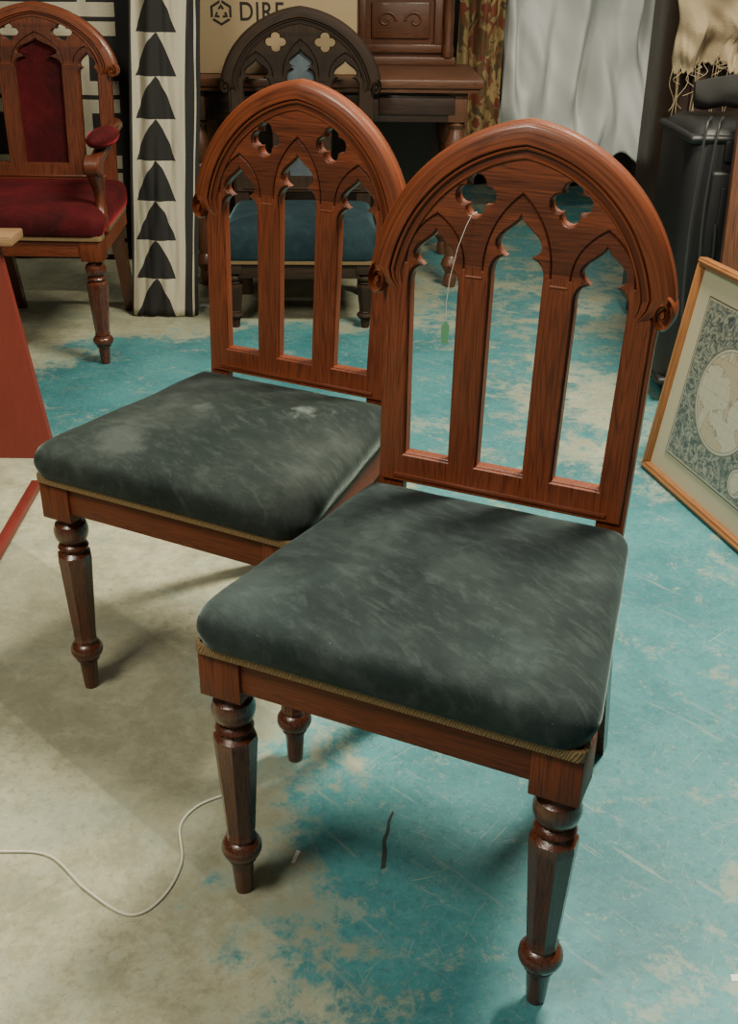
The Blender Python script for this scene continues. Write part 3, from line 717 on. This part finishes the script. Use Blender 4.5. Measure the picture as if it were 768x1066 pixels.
# ------------------------------------------------------------ framed map
def mapmat():
    t=NT('antique_map'); a=t.n('ShaderNodeAttribute',attribute_name='grain').outputs['Vector']
    sep=t.n('ShaderNodeSeparateXYZ'); t.l(a,sep.inputs[0]); X,Z=sep.outputs[0],sep.outputs[1]
    n=t.noise(t.mapping(a,(1,1,0)),48,7,.75,1.8); n2=t.noise(a,14,5,.6,.8)
    orn=t.mix(t.smooth(n,.40,.62),(.055,.075,.08),(.38,.37,.29))
    def dist(x,z):
        d=t.n('ShaderNodeVectorMath',operation='DISTANCE'); t.l(a,d.inputs[0]); d.inputs[1].default_value=(x,z,0); return d.outputs['Value']
    col=orn
    sea=t.mix(t.smooth(n2,.50,.53),(.54,.50,.38),(.48,.40,.28))
    def cir(col,x,z,r,fill):
        d=dist(x,z); col=t.mix(t.math('LESS_THAN',d,r),col,(.16,.15,.12)); col=t.mix(t.math('LESS_THAN',d,r-.004),col,(.50,.47,.37)); col=t.mix(t.math('LESS_THAN',d,r-.009),col,(.15,.14,.12))
        return t.mix(t.math('LESS_THAN',d,r-.0105),col,fill)
    lines=t.math('LESS_THAN',t.math('FRACT',t.math('MULTIPLY',X,38)),.06)
    lines=t.math('MAXIMUM',lines,t.math('LESS_THAN',t.math('FRACT',t.math('MULTIPLY',Z,38)),.06))
    coast=t.math('LESS_THAN',t.math('ABSOLUTE',t.math('SUBTRACT',n2,.515)),.008)
    sea=t.mix(t.math('MULTIPLY',lines,.3),sea,(.2,.17,.12)); sea=t.mix(t.math('MULTIPLY',coast,.7),sea,(.12,.10,.08))
    for x,z,r in((.245,.26,.12),(.485,.26,.12),(.365,.40,.035),(.365,.12,.035)): col=cir(col,x,z,r,sea)
    bd=t.math('MINIMUM',t.math('MINIMUM',t.math('SUBTRACT',X,.072),t.math('SUBTRACT',.658,X)),t.math('MINIMUM',t.math('SUBTRACT',Z,.072),t.math('SUBTRACT',.452,Z)))
    col=t.mix(t.math('LESS_THAN',bd,.006),col,(.42,.38,.28)); col=t.mix(t.math('LESS_THAN',bd,.0022),col,(.05,.05,.04))
    t.base(col); t.set(Roughness=.35,Coat_Weight=.3,Coat_Roughness=.08); return t.m
FW,FH=.73,.524
fr=empty('framed_map',(.680,2.450,0)); 
ang=math.atan2(-.970,.243)
lean=math.asin(.077/.527)
fr.matrix_world=Matrix.Translation((.680,2.450,.002))@Matrix.Rotation(ang,4,'Z')@Matrix.Rotation(-lean,4,'X')
thing(fr,'antique world map print in a golden wooden frame leaning upright','framed map')
mb=MB(); w=.019
ring(mb,0,FW,0,FH,.018,w,.026); ring(mb,.004,FW-.004,.004,FH-.004,-.004,.008,.006); mb.obj('frame',W_OAK,fr,angle=40)
mb=MB(); mb.box(.016,FW-.016,.006,.009,.016,FH-.016,'x'); mb.obj('mat_board',simple('cream_mat',(.52,.47,.33),.7,.05),fr)
mb=MB(); mb.box(.072,FW-.072,.003,.006,.072,FH-.072,'x'); mb.g=[(v[0],v[2],0) for v in mb.v]; mb.obj('map_print',mapmat(),fr,smooth=False)

# ------------------------------------------------------------ red trestle
rt=empty('red_trestle',(-1.02,2.46,0)); thing(rt,'red painted wooden trestle with bare plank top','trestle')
def prism(mb,P,y0,y1,ax='z',lean=0):
    vs=[(x,y+lean*z,z) for y in(y0,y1) for x,z in P]; n=len(P)
    mb.add(vs,[tuple(range(n)),tuple(range(2*n-1,n-1,-1))]+[(i,(i+1)%n,n+(i+1)%n,n+i) for i in range(n)],mb.gax(vs,ax))
mb=MB(); prism(mb,[(-.24,0),(.235,0),(.165,.53),(-.17,.53)],0,.022,lean=.02); mb.obj('side_panel',W_REDP,rt)
mb=MB(); prism(mb,[(-.24,0),(.13,0),(.10,.53),(-.17,.53)],.20,.222,lean=-.28); mb.obj('side_panel',W_REDP,rt)
mb=MB(); mb.box(-.20,.205,-.008,.085,.53,.552,'x',.004); mb.obj('tread',W_PLANK,rt)
mb=MB(); mb.box(.04,.06,.022,.145,.22,.27,'y',.003); mb.obj('stretcher',W_REDP,rt)
mb=MB(); mb.lathe([(.006,0),(.006,.004),(.0,.006)],n=10,M=Matrix.Translation((.13,.006,.3))@Matrix.Rotation(math.pi/2,4,'X')); mb.obj('screw',BRASS,rt)
mb=MB(); mb.box(-.012,.012,-.30,.27,0,.018,'y',.003); o=mb.obj('red_batten',W_REDP,loc=(-.777,2.03,0)); o.rotation_euler=(0,0,.03); thing(o,'loose red painted wooden batten lying on floor','wooden batten')

# ------------------------------------------------------------ small things
CAB=simple('cable_plastic',(.60,.58,.48),.4,.1)
mb=MB(); mb.tube(smoothpath([(-.80,1.05,.0025),(-.62,1.12,.0025),(-.51,1.128,.0025),(-.44,1.12,.0025),(-.375,1.06,.0025),(-.31,1.018,.0025),(-.272,1.045,.0025),(-.255,1.11,.0025),(-.268,1.18,.0025),(-.25,1.222,.0025),(-.212,1.248,.0025)]),.0019,8)
thing(mb.obj('cable',CAB),'thin white electrical cable curling on the floor','cable')
def scrap(name,x,y,pts,mat,lab,cat,rz=0,th=.0006):
    mb=MB(); n=len(pts); vs=[(p[0],p[1],z) for z in(.0004,.0004+th) for p in pts]
    mb.add(vs,[tuple(range(n)),tuple(range(2*n-1,n-1,-1))]+[(i,(i+1)%n,n+(i+1)%n,n+i) for i in range(n)],mb.gax(vs,'x'))
    o=mb.obj(name,mat,loc=(x,y,0),smooth=False); o.rotation_euler=(0,0,rz); return thing(o,lab,cat)
PAP=simple('white_paper',(.72,.71,.66),.8,.05)
scrap('paper_scrap',-.098,1.125,[(-.0025,-.012),(.0025,-.011),(.0035,.012),(-.002,.013)],PAP,'small white paper strip on concrete floor','paper scrap',-.25)
scrap('paper_scrap',.46,.93,[(-.006,-.005),(.006,-.004),(.005,.006),(-.005,.005)],PAP,'torn white paper fleck on blue painted floor','paper scrap')
scrap('paper_scrap',-.60,3.80,[(-.02,-.015),(.02,-.02),(.03,.012),(-.01,.02)],PAP,'crumpled white paper bit beside desk leg','paper scrap')
scrap('dark_strip',.028,1.165,[(-.004,-.062),(.003,-.058),(.004,-.03),(.0015,-.008),(.006,.012),(.006,.03),(.011,.052),(.008,.054),(.002,.034),(.001,.014),(-.004,-.006),(-.003,-.03)],simple('dark_felt',(.035,.05,.045),.95),'flat dark scuffed fabric strip lying on floor','fabric strip',-.05,th=.0002)
tg=empty('price_tag',(0,0,0)); thing(tg,'green paper price tag on thin white string tied to chair back','price tag')
M1=Matrix.Translation(ch1.location)@Matrix.Rotation(-.4276,4,'Z')
def L(x,y,z): return tuple(M1@Vector((x,.384+y+.072*(z-.4),z)))
mb=MB(); mb.tube([L(-.062,.01,.840),L(-.062,-.008,.840),L(-.066,-.014,.828),L(-.074,-.018,.80),L(-.082,-.017,.76),L(-.085,-.015,.73),L(-.084,-.012,.705)],.00045,6); mb.obj('string',PAP,tg)
mb=MB(); z0=.688
vs=[L(-.090,-.012,z0-.012),L(-.080,-.014,z0-.012),L(-.079,-.014,z0+.012),L(-.085,-.013,z0+.018),L(-.091,-.012,z0+.010)]
vs+=[(x,y+.0008,z) for x,y,z in vs]
mb.add(vs,[(0,1,2,3,4),(9,8,7,6,5)]+[(i,(i+1)%5,5+(i+1)%5,5+i) for i in range(5)],mb.gax(vs,'x')); mb.obj('tag_card',simple('green_card',(.10,.30,.16),.6,.1),tg,smooth=False)

# ------------------------------------------------------------ lights, world, camera
def area(name,loc,tgt,sx,sy,e,col):
    l=bpy.data.lights.new(name,'AREA'); l.shape='RECTANGLE'; l.size=sx; l.size_y=sy; l.energy=e; l.color=col
    o=bpy.data.objects.new(name,l); o.location=loc; o.rotation_euler=(Vector(tgt)-Vector(loc)).to_track_quat('-Z','Y').to_euler(); C.objects.link(o)
area('ceiling_light',(.9,1.9,2.6),(.1,1.2,0),.30,1.0,165,(1,.93,.73))
area('ceiling_light_b',(-1.1,.3,2.6),(-.2,1.3,0),.7,.7,60,(1,.93,.75))
area('ceiling_light_c',(.2,4.5,3.1),(.2,4.5,0),2.4,.4,15,(1,.94,.78))
w=bpy.data.worlds.new('World'); bpy.context.scene.world=w; w.use_nodes=True
w.node_tree.nodes['Background'].inputs[0].default_value=(1,.94,.76,1); w.node_tree.nodes['Background'].inputs[1].default_value=.17
cam=bpy.data.cameras.new('camera'); co=bpy.data.objects.new('camera',cam); C.objects.link(co)
cam.sensor_fit='VERTICAL'; cam.sensor_height=36; cam.lens=36*1125.52/1066
co.matrix_world=Matrix.Translation((0,0,1.1218))@Matrix.Rotation(math.pi/2-.4742,4,'X')@Matrix.Rotation(.0102,4,'Z')
cam.clip_start=.05
bpy.context.scene.camera=co
